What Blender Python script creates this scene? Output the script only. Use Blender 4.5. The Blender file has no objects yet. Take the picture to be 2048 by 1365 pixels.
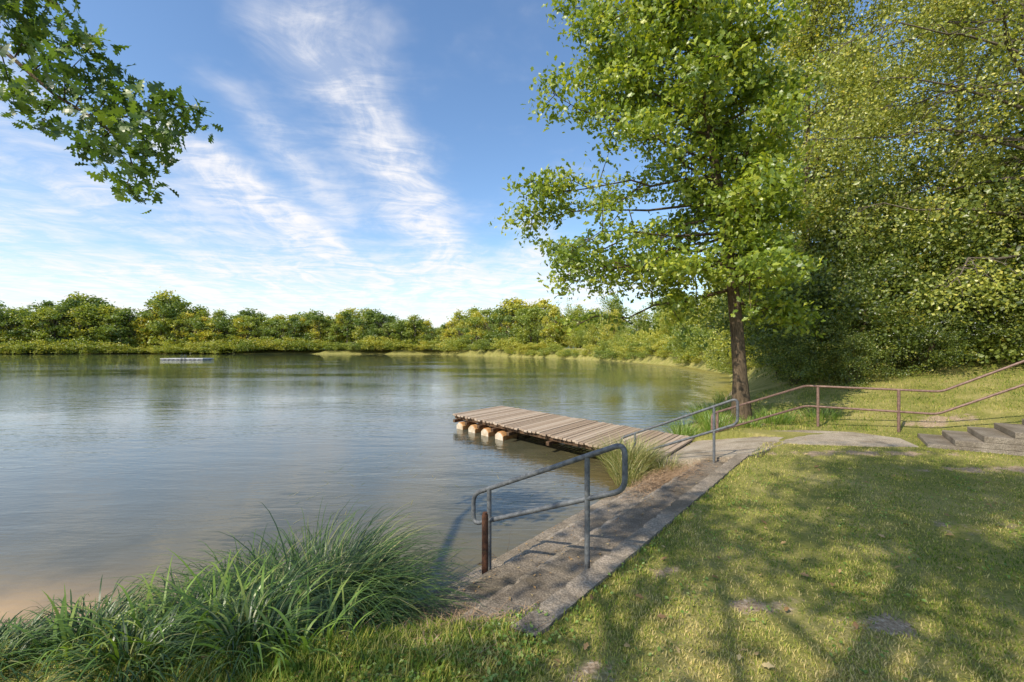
import bpy, math, numpy as np
from mathutils import Vector
R=np.random.default_rng(7)
scene=bpy.context.scene
F=910.0; EYE=2.25; VH=701.0
# ------------------------------------------------------------ helpers
def link(o): scene.collection.objects.link(o); return o
def build(name,chunks,mats,smooth=True):
    vs=[];li=[];ls=[];lt=[];mi=[];rn=[];vo=0;lo=0
    for ch in chunks:
        V,Fc,m,r=ch[:4]
        V=np.asarray(V,float).reshape(-1,3);Fc=np.asarray(Fc,int)
        M,k=Fc.shape
        vs.append(V);li.append((Fc+vo).ravel());ls.append(lo+np.arange(M)*k);lt.append(np.full(M,k));mi.append(np.full(M,m))
        rn.append(np.zeros(M) if r is None else (np.full(M,r) if np.isscalar(r) else r))
        vo+=len(V);lo+=M*k
    vs=np.concatenate(vs);li=np.concatenate(li);ls=np.concatenate(ls);lt=np.concatenate(lt);mi=np.concatenate(mi);rn=np.concatenate(rn)
    me=bpy.data.meshes.new(name)
    me.vertices.add(len(vs));me.vertices.foreach_set('co',vs.ravel().astype(np.float32))
    me.loops.add(len(li));me.loops.foreach_set('vertex_index',li.astype(np.int32))
    me.polygons.add(len(ls));me.polygons.foreach_set('loop_start',ls.astype(np.int32));me.polygons.foreach_set('loop_total',lt.astype(np.int32))
    for m in mats: me.materials.append(m)
    me.polygons.foreach_set('material_index',mi.astype(np.int32))
    me.polygons.foreach_set('use_smooth',np.full(len(ls),smooth))
    a=me.attributes.new('rnd','FLOAT','FACE');a.data.foreach_set('value',rn.astype(np.float32))
    me.update(calc_edges=True);me.validate()
    return link(bpy.data.objects.new(name,me))
def empty(name,loc):
    o=bpy.data.objects.new(name,None);o.location=loc;o.empty_display_size=.3;return link(o)
def parent(c,p): c.parent=p; return c
def top(o,label,cat,group=None,kind=None):
    o['label']=label;o['category']=cat
    if group:o['group']=group
    if kind:o['kind']=kind
    return o
def tube(pts,rad,sides=8,closed=False):
    P=np.asarray(pts,float);n=len(P)
    rad=np.full(n,rad) if np.isscalar(rad) else np.asarray(rad,float)
    if closed: T=np.roll(P,-1,0)-np.roll(P,1,0)
    else: T=np.gradient(P,axis=0)
    T/= np.linalg.norm(T,axis=1)[:,None]+1e-9
    ref=np.array([1,0,0.]) if abs(T[0,2])>.8 else np.array([0,0,1.])
    u=np.cross(T[0],ref);u/=np.linalg.norm(u)
    V=[]
    an=np.arange(sides)/sides*2*np.pi
    for i in range(n):
        u=u-T[i]*np.dot(u,T[i]);u/=np.linalg.norm(u)+1e-9
        w=np.cross(T[i],u)
        V.append(P[i]+rad[i]*(np.cos(an)[:,None]*u+np.sin(an)[:,None]*w))
    V=np.concatenate(V)
    Fs=[]
    rng=range(n if closed else n-1)
    for i in rng:
        a=i*sides;b=((i+1)%n)*sides
        for j in range(sides):
            k=(j+1)%sides;Fs.append((a+j,a+k,b+k,b+j))
    return V,np.array(Fs)
def tubec(pts,rad,m=0,sides=10,closed=False,r=None):
    V,Fq=tube(pts,rad,sides,closed);out=[(V,Fq,m,r)]
    if not closed:
        out.append((V,np.array([list(range(sides))[::-1],list(range(len(V)-sides,len(V)))]),m,r))
    return out
def rounded(pts,r,n=6,closed=False):
    P=[np.asarray(p,float) for p in pts];N=len(P);out=[]
    for i in range(N):
        if not closed and i in(0,N-1): out.append(P[i]);continue
        a=P[i-1];b=P[i];c=P[(i+1)%N]
        da=(a-b);la=np.linalg.norm(da);dc=(c-b);lc=np.linalg.norm(dc)
        q=min(r,la*.45,lc*.45);s=b+da/la*q;e=b+dc/lc*q
        for t in np.linspace(0,1,n): out.append((1-t)**2*s+2*t*(1-t)*b+t*t*e)
    return np.array(out)
def box(o,ax,ay,az,bev=.0):
    o=np.array(o,float);ax=np.array(ax,float);ay=np.array(ay,float);az=np.array(az,float)
    V=np.array([o+i*ax+j*ay+k*az for k in(0,1) for j in(0,1) for i in(0,1)])
    Fq=np.array([(0,2,3,1),(4,5,7,6),(0,1,5,4),(1,3,7,5),(3,2,6,7),(2,0,4,6)])
    return V,Fq
def prism(poly,zb,zt):
    n=len(poly);zt=[zt]*n if np.isscalar(zt) else zt
    V=[(x,y,zb) for x,y in poly]+[(p[0],p[1],z) for p,z in zip(poly,zt)]
    q=[(i,(i+1)%n,n+(i+1)%n,n+i) for i in range(n)]
    return [(V,np.array(q),0,None),(V,np.array([list(range(n,2*n))]),0,None)]
def bevel(o,w,seg=2):
    m=o.modifiers.new('bev','BEVEL');m.width=w;m.segments=seg;m.limit_method='ANGLE'
# ------------------------------------------------------------ materials
class NT:
    def __init__(s,name):
        s.m=bpy.data.materials.new(name);s.m.use_nodes=True;s.t=s.m.node_tree;s.t.nodes.clear()
        s.out=s.n('ShaderNodeOutputMaterial')
    def n(s,ty,**k):
        x=s.t.nodes.new(ty)
        for a,b in k.items(): setattr(x,a,b)
        return x
    def l(s,a,b): s.t.links.new(a,b)
    def set(s,sock,v):
        if hasattr(v,'is_linked') or hasattr(v,'links'): s.l(v,sock)
        else: sock.default_value=v
    def math(s,op,a,b=None,c=None,clamp=False):
        x=s.n('ShaderNodeMath',operation=op);x.use_clamp=clamp
        s.set(x.inputs[0],a)
        if b is not None:s.set(x.inputs[1],b)
        if c is not None:s.set(x.inputs[2],c)
        return x.outputs[0]
    def noise(s,vec,scale,detail=4,rough=.55,dist=0):
        x=s.n('ShaderNodeTexNoise');x.inputs['Scale'].default_value=scale;x.inputs['Detail'].default_value=detail
        x.inputs['Roughness'].default_value=rough;x.inputs['Distortion'].default_value=dist
        if vec is not None:s.l(vec,x.inputs['Vector'])
        return x.outputs[0]
    def ramp(s,f,stops,interp='LINEAR'):
        x=s.n('ShaderNodeValToRGB');x.color_ramp.interpolation=interp
        e=x.color_ramp.elements
        while len(e)<len(stops): e.new(.5)
        for a,(p,c) in zip(e,stops):
            a.position=p
            a.color=(c,c,c,1) if np.isscalar(c) else (*c,1)
        s.l(f,x.inputs[0]);return x.outputs[0]
    def mix(s,f,a,b,blend='MIX'):
        x=s.n('ShaderNodeMix',data_type='RGBA',blend_type=blend)
        s.set(x.inputs[0],f);s.set(x.inputs[6],a if not isinstance(a,tuple) else (*a,1)[:4]);s.set(x.inputs[7],b if not isinstance(b,tuple) else (*b,1)[:4])
        return x.outputs[2]
    def maprange(s,v,a,b,c=0,d=1):
        x=s.n('ShaderNodeMapRange');x.interpolation_type='SMOOTHSTEP';s.set(x.inputs[0],v)
        for i,q in enumerate((a,b,c,d)): x.inputs[i+1].default_value=q
        return x.outputs[0]
    def pos(s,scale=None):
        g=s.n('ShaderNodeNewGeometry').outputs['Position']
        if scale is None:return g
        mp=s.n('ShaderNodeMapping');mp.inputs['Scale'].default_value=scale;s.l(g,mp.inputs[0]);return mp.outputs[0]
    def attr(s,name): return s.n('ShaderNodeAttribute',attribute_name=name).outputs['Fac']
    def bsdf(s,col,rough=.8,metal=0,spec=.3,normal=None,ior=None):
        b=s.n('ShaderNodeBsdfPrincipled');s.set(b.inputs['Base Color'],col if not isinstance(col,tuple) else (*col,1))
        s.set(b.inputs['Roughness'],rough);s.set(b.inputs['Metallic'],metal);b.inputs['Specular IOR Level'].default_value=spec
        if ior:b.inputs['IOR'].default_value=ior
        if normal is not None:s.l(normal,b.inputs['Normal'])
        return b
    def bump(s,h,dist=.01,strength=1):
        b=s.n('ShaderNodeBump');b.inputs['Distance'].default_value=dist;b.inputs['Strength'].default_value=strength;s.l(h,b.inputs['Height']);return b.outputs[0]
    def done(s,sh): s.l(sh.outputs[0] if hasattr(sh,'outputs') else sh,s.out.inputs[0]);return s.m
def leaf_mat(name,stops,trans=.38,objw=.0,tmul=1.5,clump=.0,cs=.6,gain=1.0):
    t=NT(name);v=t.attr('rnd')
    if objw>0:
        o=t.n('ShaderNodeObjectInfo').outputs['Random']
        v=t.math('ADD',t.math('MULTIPLY',v,1-objw),t.math('MULTIPLY',o,objw))
    if clump>0:
        nz=t.noise(t.pos(),cs,3,.6)
        v=t.math('ADD',v,t.math('MULTIPLY',t.math('SUBTRACT',nz,.5),clump))
    c=t.ramp(v,[(p,tuple(min(.85,q*gain) for q in cc)) for p,cc in stops])
    b=t.n('ShaderNodeBsdfDiffuse');t.l(c,b.inputs[0])
    gl=t.n('ShaderNodeBsdfGlossy');gl.inputs['Roughness'].default_value=.42;gl.inputs[0].default_value=(1,1,1,1)
    tr=t.n('ShaderNodeBsdfTranslucent')
    c2=t.mix(1.0,c,(tmul,tmul*.95,tmul*.5),'MULTIPLY');t.l(c2,tr.inputs[0])
    ms=t.n('ShaderNodeMixShader');ms.inputs[0].default_value=trans;t.l(b.outputs[0],ms.inputs[1]);t.l(tr.outputs[0],ms.inputs[2])
    m2=t.n('ShaderNodeMixShader');m2.inputs[0].default_value=.045;t.l(ms.outputs[0],m2.inputs[1]);t.l(gl.outputs[0],m2.inputs[2])
    return t.done(m2)
M={}
M['oakleaf']=leaf_mat('oak_leaf',[(0,(.06,.11,.014)),(.4,(.16,.225,.022)),(.75,(.30,.345,.035)),(.95,(.46,.46,.05)),(1,(.54,.40,.05))],.40,clump=.5,cs=1.0,gain=1.3)
M['nearleaf']=leaf_mat('near_oak_leaf',[(0,(.05,.10,.02)),(.6,(.10,.18,.028)),(1,(.2,.3,.04))],.4,gain=.95)
M['birchleaf']=leaf_mat('birch_leaf',[(0,(.08,.105,.022)),(.4,(.24,.28,.048)),(.75,(.44,.44,.085)),(.93,(.64,.56,.12)),(1,(.85,.5,.06))],.40,clump=.75,cs=.7,gain=1.25)
M['bushleaf']=leaf_mat('bush_leaf',[(0,(.03,.055,.01)),(.45,(.12,.17,.026)),(.8,(.28,.32,.05)),(1,(.48,.41,.08))],.38,clump=.8,cs=.55,gain=1.05)
M['farleaf']=leaf_mat('far_leaf',[(0,(.055,.095,.022)),(.3,(.125,.175,.03)),(.6,(.21,.25,.035)),(.85,(.42,.38,.045)),(1,(.55,.40,.07))],.38,objw=.62,gain=1.35)
M['midleaf']=leaf_mat('mid_leaf',[(0,(.07,.11,.02)),(.35,(.17,.22,.03)),(.65,(.32,.33,.045)),(1,(.52,.43,.08))],.40,objw=.45,clump=.3,cs=.3,gain=1.3)
M['sedge']=leaf_mat('sedge_blade',[(0,(.028,.06,.018)),(.5,(.065,.13,.028)),(.85,(.15,.24,.055)),(1,(.34,.33,.13))],.3,tmul=1.3)
M['iris']=leaf_mat('iris_blade',[(0,(.12,.22,.03)),(.6,(.23,.36,.05)),(1,(.38,.44,.1))],.35,tmul=1.3)
M['strawgrass']=leaf_mat('straw_grass',[(0,(.12,.19,.035)),(.45,(.30,.32,.08)),(1,(.64,.54,.28))],.3,tmul=1.2)
def lawn_mat():
    t=NT('lawn_blade');v=t.attr('rnd')
    nz=t.noise(t.pos(),1.5,5,.65);n4=t.noise(t.pos(),.35,2)
    v=t.math('ADD',v,t.math('MULTIPLY',t.math('SUBTRACT',nz,.5),1.8));v=t.math('ADD',v,t.math('MULTIPLY',t.math('SUBTRACT',n4,.5),.9))
    c=t.ramp(v,[(0,(.09,.165,.025)),(.3,(.21,.285,.042)),(.58,(.47,.45,.10)),(1,(.78,.62,.28))])
    b=t.n('ShaderNodeBsdfDiffuse');t.l(c,b.inputs[0]);tr=t.n('ShaderNodeBsdfTranslucent');t.l(c,tr.inputs[0])
    ms=t.n('ShaderNodeMixShader');ms.inputs[0].default_value=.3;t.l(b.outputs[0],ms.inputs[1]);t.l(tr.outputs[0],ms.inputs[2]);return t.done(ms)
M['lawn']=lawn_mat()
def bark(name,c1,c2):
    t=NT(name);p=t.pos((14,14,3));n=t.noise(p,1.5,6,.65,1.0);c=t.ramp(n,[(.3,c1),(.65,c2)])
    return t.done(t.bsdf(c,.9,0,.1,t.bump(n,.03)))
M['bark']=bark('bark_brown',(.035,.027,.018),(.19,.14,.09))
M['barkg']=bark('bark_grey',(.07,.055,.04),(.2,.17,.13))
def concrete(name,base,dark,light,usernd=False):
    t=NT(name);p=t.pos();n1=t.noise(p,2.2,6,.65);n2=t.noise(p,60,3,.7);n5=t.noise(p,1.3,4,.65)
    vo=t.n('ShaderNodeTexVoronoi');vo.inputs['Scale'].default_value=75;t.l(p,vo.inputs['Vector'])
    c=t.ramp(n1,[(.3,dark),(.5,base),(.72,light)])
    c=t.mix(t.math('MULTIPLY',t.maprange(vo.outputs['Distance'],.1,.35,1,0),.45),c,(.55,.48,.39))
    c=t.mix(t.maprange(n2,.42,.62,.5,0),c,(.08,.065,.045))
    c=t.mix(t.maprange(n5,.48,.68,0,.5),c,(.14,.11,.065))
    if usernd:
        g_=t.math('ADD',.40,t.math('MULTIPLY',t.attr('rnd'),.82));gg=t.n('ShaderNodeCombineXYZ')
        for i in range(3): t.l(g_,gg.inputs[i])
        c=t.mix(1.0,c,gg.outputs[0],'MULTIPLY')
    h=t.math('ADD',n2,t.math('MULTIPLY',n1,2))
    return t.done(t.bsdf(c,.9,0,.2,t.bump(h,.018)))
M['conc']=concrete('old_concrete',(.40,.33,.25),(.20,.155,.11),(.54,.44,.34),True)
M['conc2']=concrete('stair_concrete',(.34,.29,.23),(.17,.135,.10),(.48,.41,.33))
M['path']=concrete('path_concrete',(.60,.50,.38),(.42,.33,.24),(.68,.58,.45))
def metal(name,c1,c2,met=.5,rough=.5):
    t=NT(name);n=t.noise(t.pos(),22,5,.7);c=t.ramp(n,[(.35,c1),(.65,c2)])
    return t.done(t.bsdf(c,rough,met,.4,t.bump(n,.001)))
M['galv']=metal('galvanised_steel',(.08,.085,.09),(.19,.20,.205),.25,.6)
M['brownrail']=metal('brown_painted_steel',(.13,.075,.055),(.28,.18,.14),.1,.5)
M['rust']=metal('rusty_iron',(.035,.018,.012),(.14,.06,.03),.1,.85)
def plank():
    t=NT('weathered_plank');p=t.pos();a=t.attr('rnd')
    n=t.noise(t.pos((9,9,9)),3,6,.7);c=t.ramp(t.math('ADD',t.math('MULTIPLY',n,.6),t.math('MULTIPLY',a,.26)),[(.15,(.19,.13,.085)),(.42,(.40,.30,.215)),(.7,(.60,.50,.39))])
    return t.done(t.bsdf(c,.85,0,.15,t.bump(n,.004)))
M['plank']=plank()
def simple(name,c1,c2,scale=8,rough=.8,spec=.3):
    t=NT(name);n=t.noise(t.pos(),scale,4,.6);return t.done(t.bsdf(t.ramp(n,[(.35,c1),(.65,c2)]),rough,0,spec,t.bump(n,.004)))
M['beam']=simple('dark_timber',(.06,.035,.02),(.16,.10,.06),10,.9,.1)
M['float']=simple('faded_plastic_float',(.42,.18,.06),(.66,.40,.18),7,.6)
M['floatw']=simple('chalky_plastic_face',(.48,.36,.22),(.70,.62,.50),5,.7)
M['twig']=simple('dry_twig',(.10,.07,.05),(.22,.17,.12),20)
M['deadleaf']=leaf_mat('fallen_leaf',[(0,(.22,.12,.05)),(.5,(.42,.25,.10)),(1,(.55,.42,.2))],.15,tmul=1.0)
M['pontoon']=simple('pontoon_grey',(.44,.43,.41),(.6,.59,.56),1,.7)
M['wallred']=simple('red_brown_wall',(.22,.07,.05),(.3,.1,.07),1)
M['rooft']=simple('roof_tile',(.18,.07,.04),(.26,.1,.06),2)
M['glass']=simple('window_glass',(.03,.04,.05),(.05,.06,.08),1,.1,.6)
M['hill']=simple('wooded_hill',(.10,.15,.15),(.14,.19,.17),.03,1,.0)
M['straw']=simple('dry_reed_litter',(.24,.14,.07),(.54,.38,.24),40,.95,.1)
# ------------------------------------------------------------ terrain
def CS(c,s):
    k=1/(.785**2+.62**2);return ((c*.785+s*.62)*k,(c*-.62+s*.785)*k)
LAKE=np.array([(-430,-40),(-60,-3),(-12,3.2),(-4.4,3.85),(-2.2,3.75),(-.84,3.85),(1.95,7.39),(1.8,8.0),(2.7,9.2),(3.7,10.7),(4.6,13),(7.4,16.8),(12.6,26),(20,42),(23.5,60),(22.5,84),(20,108),(11,136),(-3,165),(-14,192),(-39,245),(-128,272),(-219,272),(-292,258),(-430,240)],float)
def sdist(x,y):
    sh=x.shape;x=x.ravel();y=y.ravel();dm=np.full(x.shape,1e9);ins=np.zeros(x.shape,bool);n=len(LAKE)
    for i in range(n):
        a=LAKE[i];b=LAKE[(i+1)%n];d=b-a
        t=np.clip(((x-a[0])*d[0]+(y-a[1])*d[1])/(d@d),0,1)
        dm=np.minimum(dm,np.hypot(x-a[0]-t*d[0],y-a[1]-t*d[1]))
        c=((a[1]>y)!=(b[1]>y))
        if abs(d[1])>1e-9: ins^=c&(x<d[0]*(y-a[1])/d[1]+a[0])
    return np.where(ins,-dm,dm).reshape(sh)
def ss(t): t=np.clip(t,0,1);return t*t*(3-2*t)
def wob(x,y,s=1.):
    return (np.sin(x*1.7*s+1.3)*np.cos(y*1.3*s+.4)+.5*np.sin(x*3.9*s-y*2.7*s)+.25*np.sin(x*8*s+y*7.1*s+2))/1.75
S0=2.05
def sstart(x,y,c): return 2.36+.13*wob(x,y,5)+.10*np.clip((-1.9-c)/.8,0,1)
def hgt(x,y,steps=True):
    x=np.asarray(x,float);y=np.asarray(y,float)
    d=sdist(x,y)+wob(x,y)*.12*(np.abs(x)<8)
    z=np.where(d>0,.6*ss(d/1.5),np.maximum(d*.35,-1.5)-.0)
    z=z+np.where(d>.3,wob(x,y,1.4)*.012,0)
    q=np.maximum((x-8.0)*.45+(y-8.8)*.3,0)*(y>5)
    z=z+np.where(d>0,np.minimum(.36*q,2.2)*ss(d/3),0)
    c=x*.785-y*.62;s=x*.62+y*.785
    if steps:
        z=np.where((c<-1.62)&(c>-3.2)&(s>sstart(x,y,c))&(s<7.95),np.minimum(z,-.12),z)
        z=np.where((c<-1.35)&(c>-2.9)&(s>=7.95)&(s<10.0),np.minimum(z,.15),z)
    return z
def axis(lo,hi,st,a,b,g=1.055):
    m=list(np.arange(lo,hi+st/2,st));s=st;v=lo;L=[]
    while v>a: s*=g;v-=s;L.append(v)
    s=st;v=m[-1];U=[]
    while v<b: s*=g;v+=s;U.append(v)
    return np.array(L[::-1]+m+U)
def grid(ax,ay):
    X,Y=np.meshgrid(ax,ay);nx=len(ax);ny=len(ay)
    i=np.arange(ny-1)[:,None]*nx+np.arange(nx-1)[None];i=i.ravel()
    return X,Y,np.stack([i,i+1,i+nx+1,i+nx],1)
X,Y,Fg=grid(axis(-5,10,.075,-2500,2500),axis(.8,11,.075,-400,3000))
Z=hgt(X,Y)
def dirtf(x,y):
    d=np.zeros_like(x)
    for (cx,cy,rx,ry,a) in [(1.75,2.95,.45,.10,.55),(2.2,2.72,.3,.12,.6),(.25,2.35,.35,.12,.4),(7.0,6.3,1.3,.2,.7),(5.6,7.3,1.4,.2,.7),(8.8,9.4,.7,.3,.8),(4.6,4.2,.9,.25,.35),(1.2,3.4,.4,.1,.35)]:
        d=np.maximum(d,a*np.exp(-(((x-cx)/rx)**2+((y-cy)/ry)**2)*.9+wob(x,y,5)*1.0))
    return np.clip(d,0,1)
def near_tree(x,y): return np.exp(-(np.hypot(x-5.5,y-10.9)/1.0)**2)
sd=sdist(X,Y)
cX=X*.785-Y*.62;sX=X*.62+Y*.785
dirt=np.maximum(dirtf(X,Y),np.exp(-(sd/.55)**2)*(np.hypot(X,Y)<30))
dirt=np.maximum(dirt,near_tree(X,Y)*.7)
dirt=np.maximum(dirt,np.exp(-((sX-2.4)/.22)**2)*ss((-1.5-cX)/.2)*(cX>-3.4)*.95)
g=build('ground',[(np.stack([X,Y,Z],-1),Fg,0,None)],[])
a=g.data.attributes.new('dirt','FLOAT','POINT');a.data.foreach_set('value',dirt.ravel().astype(np.float32))
t=NT('ground_turf');p=t.pos();n1=t.noise(p,1.3,5,.6);n2=t.noise(p,38,4,.75);n3=t.noise(p,7,4,.7)
col=t.ramp(t.math('ADD',t.math('MULTIPLY',n1,.55),t.math('MULTIPLY',n2,.5)),[(.3,(.10,.13,.03)),(.5,(.25,.24,.065)),(.7,(.46,.38,.16))])
dc=t.ramp(n2,[(.3,(.18,.125,.075)),(.55,(.46,.34,.22)),(.7,(.70,.59,.45))])
df=t.math('ADD',t.attr('dirt'),t.math('MULTIPLY',t.math('SUBTRACT',n3,.5),1.3),clamp=True)
col=t.mix(t.maprange(df,.25,.65),col,dc)
g.data.materials.append(t.done(t.bsdf(col,.95,0,.1,t.bump(n2,.02))));g['kind']='structure'
# ------------------------------------------------------------ water
X,Y,Fg=grid(axis(-7,9,.2,-440,45,1.08),axis(2.5,16,.2,-60,290,1.08))
w=build('water',[(np.stack([X,Y,X*0],-1),Fg,0,None)],[])
d=-sdist(X,Y)
def atr(o,n,v):
    a=o.data.attributes.new(n,'FLOAT','POINT');a.data.foreach_set('value',np.asarray(v).ravel().astype(np.float32))
atr(w,'shore',np.exp(-(np.maximum(d,0)/.42)**1.3)*ss((-1.6-X)/1.5)*(np.hypot(X,Y)<40))
atr(w,'murk',np.exp(-np.maximum(d,0)/4.5)*(np.hypot(X,Y)<75))
alg=np.exp(-(np.maximum(d,0)/np.clip((Y-9)*.15,.3,6))**2)*ss((Y-12)/4)*(Y<85)*(X>3)
atr(w,'algae',alg)
t=NT('lake_water');sh=t.attr('shore');mk=t.attr('murk')
n0=t.noise(t.pos((1,1,1)),.6,4,.6)
col=t.mix(mk,(.03,.055,.06),(.15,.12,.05));col=t.mix(sh,col,(.50,.32,.14))
col=t.mix(t.math('MULTIPLY',t.maprange(n0,.45,.6),.4),col,(.055,.055,.03))
na=t.noise(t.pos((1,.5,1)),1.0,7,.75);al=t.maprange(t.math('ADD',t.attr('algae'),t.math('MULTIPLY',t.math('SUBTRACT',na,.5),2.2)),.5,.95,0,.85)
col=t.mix(al,col,(.34,.29,.07))
w1=t.noise(t.pos((.7,2.2,1)),1.1,2,.4,.5);w2=t.noise(t.pos((1.4,4.5,1)),3.0,2,.5,.3)
w3=t.noise(t.pos((.05,.12,1)),.9,3,.5)
h=t.math('ADD',t.math('MULTIPLY',w1,1.0),t.math('MULTIPLY',w2,.38))
h=t.math('MULTIPLY',h,t.maprange(w3,.35,.65,.3,1.3))
nb=t.bump(h,.020,.8)
t_b=t.bsdf(col,t.math('ADD',.012,t.math('MULTIPLY',al,.4)),0,.5,nb,1.42)
w.data.materials.append(t.done(t_b));w['kind']='structure'
# ------------------------------------------------------------ concrete steps and path
prof=[(-1.50,.0,.6),(-1.50,.625,.7),(-1.67,.62,.0),(-1.685,.455,.05),(-1.76,.452,.5),(-2.15,.447,.85),(-2.2,.44,.0),(-2.215,.28,.05),(-2.29,.278,.6),(-2.65,.275,1.0),(-2.7,.268,.0),(-2.715,.12,.05),(-2.80,.118,.75),(-3.05,.10,.0),(-3.06,-.6,0),(-1.5,-.6,0)]  # last value is strip tone; painted shade and dirt darken risers and their feet
ssamp=np.linspace(S0,7.88,94);n=len(prof);V=[];Q=[];rq=[]
jit=R.normal(0,.006,(len(ssamp),n))
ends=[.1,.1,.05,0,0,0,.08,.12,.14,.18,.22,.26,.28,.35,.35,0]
for i,sv in enumerate(ssamp):
    for j,(cc,z,_) in enumerate(prof):
        e=ends[j] if i==0 else 0
        chip=.022*max(0,math.sin(sv*13+j)*math.sin(sv*31+2*j)-.3) if j in(2,6,10) else 0
        x,y=CS(cc+(jit[i,j] if 0<j<13 else 0)+chip,sv+e);V.append((x,y,z+jit[i,j]*.5-chip))
for i in range(len(ssamp)-1):
    for j in range(n):
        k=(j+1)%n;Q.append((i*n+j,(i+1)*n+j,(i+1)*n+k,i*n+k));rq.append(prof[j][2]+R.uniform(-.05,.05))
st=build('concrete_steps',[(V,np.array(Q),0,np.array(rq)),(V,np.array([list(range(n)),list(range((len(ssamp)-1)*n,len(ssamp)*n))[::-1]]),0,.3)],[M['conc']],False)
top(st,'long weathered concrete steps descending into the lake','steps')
P=[CS(-3.0,7.89),CS(-2.3,7.89),CS(-1.5,7.89),(4.85,8.05),(6.0,7.8),(6.9,7.72),(7.2,8.45),(6.8,9.1),(5.95,9.35),(5.2,9.3),CS(-1.7,10.1),CS(-3.0,10.2)]
zz=[.30,.44,.60,.612,.615,.617,.617,.615,.612,.60,.56,.31]
pt=build('path',prism(P,-.3,zz),[M['path']],False);pt['kind']='structure'
e=np.array([.814,-.58,0]);wd=np.array([.58,.814,0]);o0=np.array([7.05,7.72,0])
ch=[]
for i in range(6):
    o=o0+e*.34*i;L=.34*(6-i);rs=.10
    V,Fq=box(o+np.array([0,0,.3]) if i==0 else o+np.array([0,0,.665+rs*(i-1)]),e*L-e*.002*i,wd*1.2-wd*.002*i,(0,0,.365 if i==0 else rs))
    ch.append((V,Fq,0,None))
o=build('concrete_stairs',ch,[M['conc2']],False);bevel(o,.012)
top(o,'weathered concrete stairs climbing the grassy bank beside brown handrail','stairs')
# ------------------------------------------------------------ handrails
def rail_frame(Pf,t0,t1,dt0,dt1,db0,db1,posts,name,label,r=.021):
    loc=np.array(Pf(posts[0][0],posts[0][1]));root=empty(name,tuple(loc))
    def q(t,dr): return np.array(Pf(t,EYE-dr))-loc
    pts=rounded([q(t0,dt0),q(t1,dt1),q(t1,db1),q(t0,db0)],.09,7,True)
    fr=build('rail',tubec(pts,r,closed=True,sides=12),[M['galv']]);parent(fr,root)
    for (tp,zb) in posts:
        dtop=dt0+(dt1-dt0)*(tp-t0)/(t1-t0)
        ps=build('post',tubec([q(tp,EYE-zb+.02),q(tp,dtop+.01)],r*1.02,sides=12)+tubec([q(tp,EYE-zb+.01),q(tp,EYE-zb-.008)],.05,sides=14),[M['galv']]);parent(ps,root)
    top(root,label,'handrail','steel handrails on the lake steps')
    return root
rail_frame(lambda t,z:(.59-.785*t,3.57+.62*t,z),-.315,1.218,.69,1.364,1.04,1.65,[(0,.455),(1.02,.12)],'handrail','grey galvanised handrail with two posts on concrete steps beside rusty stake')
rail_frame(lambda t,z:(3.24-.785*t,7.3+.62*t,z),-.346,1.6,.75,1.60,1.145,1.97,[(0,.40),(1.33,.05)],'handrail.001','grey galvanised handrail with two posts beside wooden dock and grass')
o=build('rusty_post',tubec([(-.245,4.1,.1),(-.243,4.1,.5),(-.243,4.1,.77)],.029,sides=12)+tubec([(-.243,4.1,.77),(-.243,4.1,.79)],.022,sides=12),[M['rust']])
top(o,'short rusty iron stake standing on the lowest concrete step','post')
A=np.array([4.28,9.49,EYE-1.29]);K=np.array([6.45,10.0,EYE-.78]);B=np.array([8.3,8.8,EYE-.80]);C=np.array([10.3,7.4,EYE+.55])
A0=A+(A-K)/np.linalg.norm(A-K)*.13
root=empty('handrail.002',(6.62,9.89,.6));L=np.array([6.62,9.89,.6]);dz=np.array([0,0,.44])
parent(build('rail',tubec(rounded([C-L,B-L,K-L,A0-L,A0-dz*.9-L,(A-dz*.9)-L,K-dz-L,B+np.array([-.05,.03,0])-dz-L,C-dz-L],.1,6),.023,sides=12),[M['brownrail']]),root)
for (x,y,zt,zb) in[(4.28,9.49,A[2],.2),(6.64,9.877,EYE-.78,.5),(7.77,9.144,EYE-.795,.5),(9.9,7.68,2.5,1.0)]:
    parent(build('post',tubec([np.array([x,y,zb])-L,np.array([x,y,zt])-L],.028,sides=12),[M['brownrail']]),root)
top(root,'brown painted handrail with two bars following path and stairs','handrail')
# ------------------------------------------------------------ dock
dd=np.array([.607,-.795,0]);dw=np.array([.582,.813,0]);O=np.array([-1.75,13.4,0.])
root=empty('wooden_dock',tuple(O));Z0=.38;LEN=7.05;WID=2.42
ch=[];pos=0
while pos<LEN:
    wdt=.125+R.uniform(-.01,.012);ex=R.uniform(-.05,.06);e2=R.uniform(-.03,.04)
    zz=Z0+R.uniform(-.006,.006)
    V,Fq=box(dd*pos-dw*ex*1.0+np.array([0,0,zz-.04]),dd*(wdt-.018),dw*(WID+ex+e2),(0,0,.04))
    V[[1,3,5,7],2]+=R.uniform(-.003,.003)
    ch.append((V,Fq,0,R.uniform(0,1)));pos+=wdt
dk=build('deck',ch,[M['plank']],False);parent(dk,root);bevel(dk,.004,1)
ch=[]
for off in(.06,.75,1.55,2.22): 
    V,Fq=box(dw*off+dd*.05+np.array([0,0,Z0-.13]),dd*(LEN-.1),dw*.09,(0,0,.085));ch.append((V,Fq,0,None))
for p in(.16,.80,1.44,2.08,2.75,4.2,6.0):
    V,Fq=box(dd*p-dw*.10+np.array([0,0,Z0-.215]),dd*.1,dw*(WID+.16),(0,0,.084));ch.append((V,Fq,0,None))
o=build('beam',ch,[M['beam']],False);parent(o,root);bevel(o,.006,1)
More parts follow.
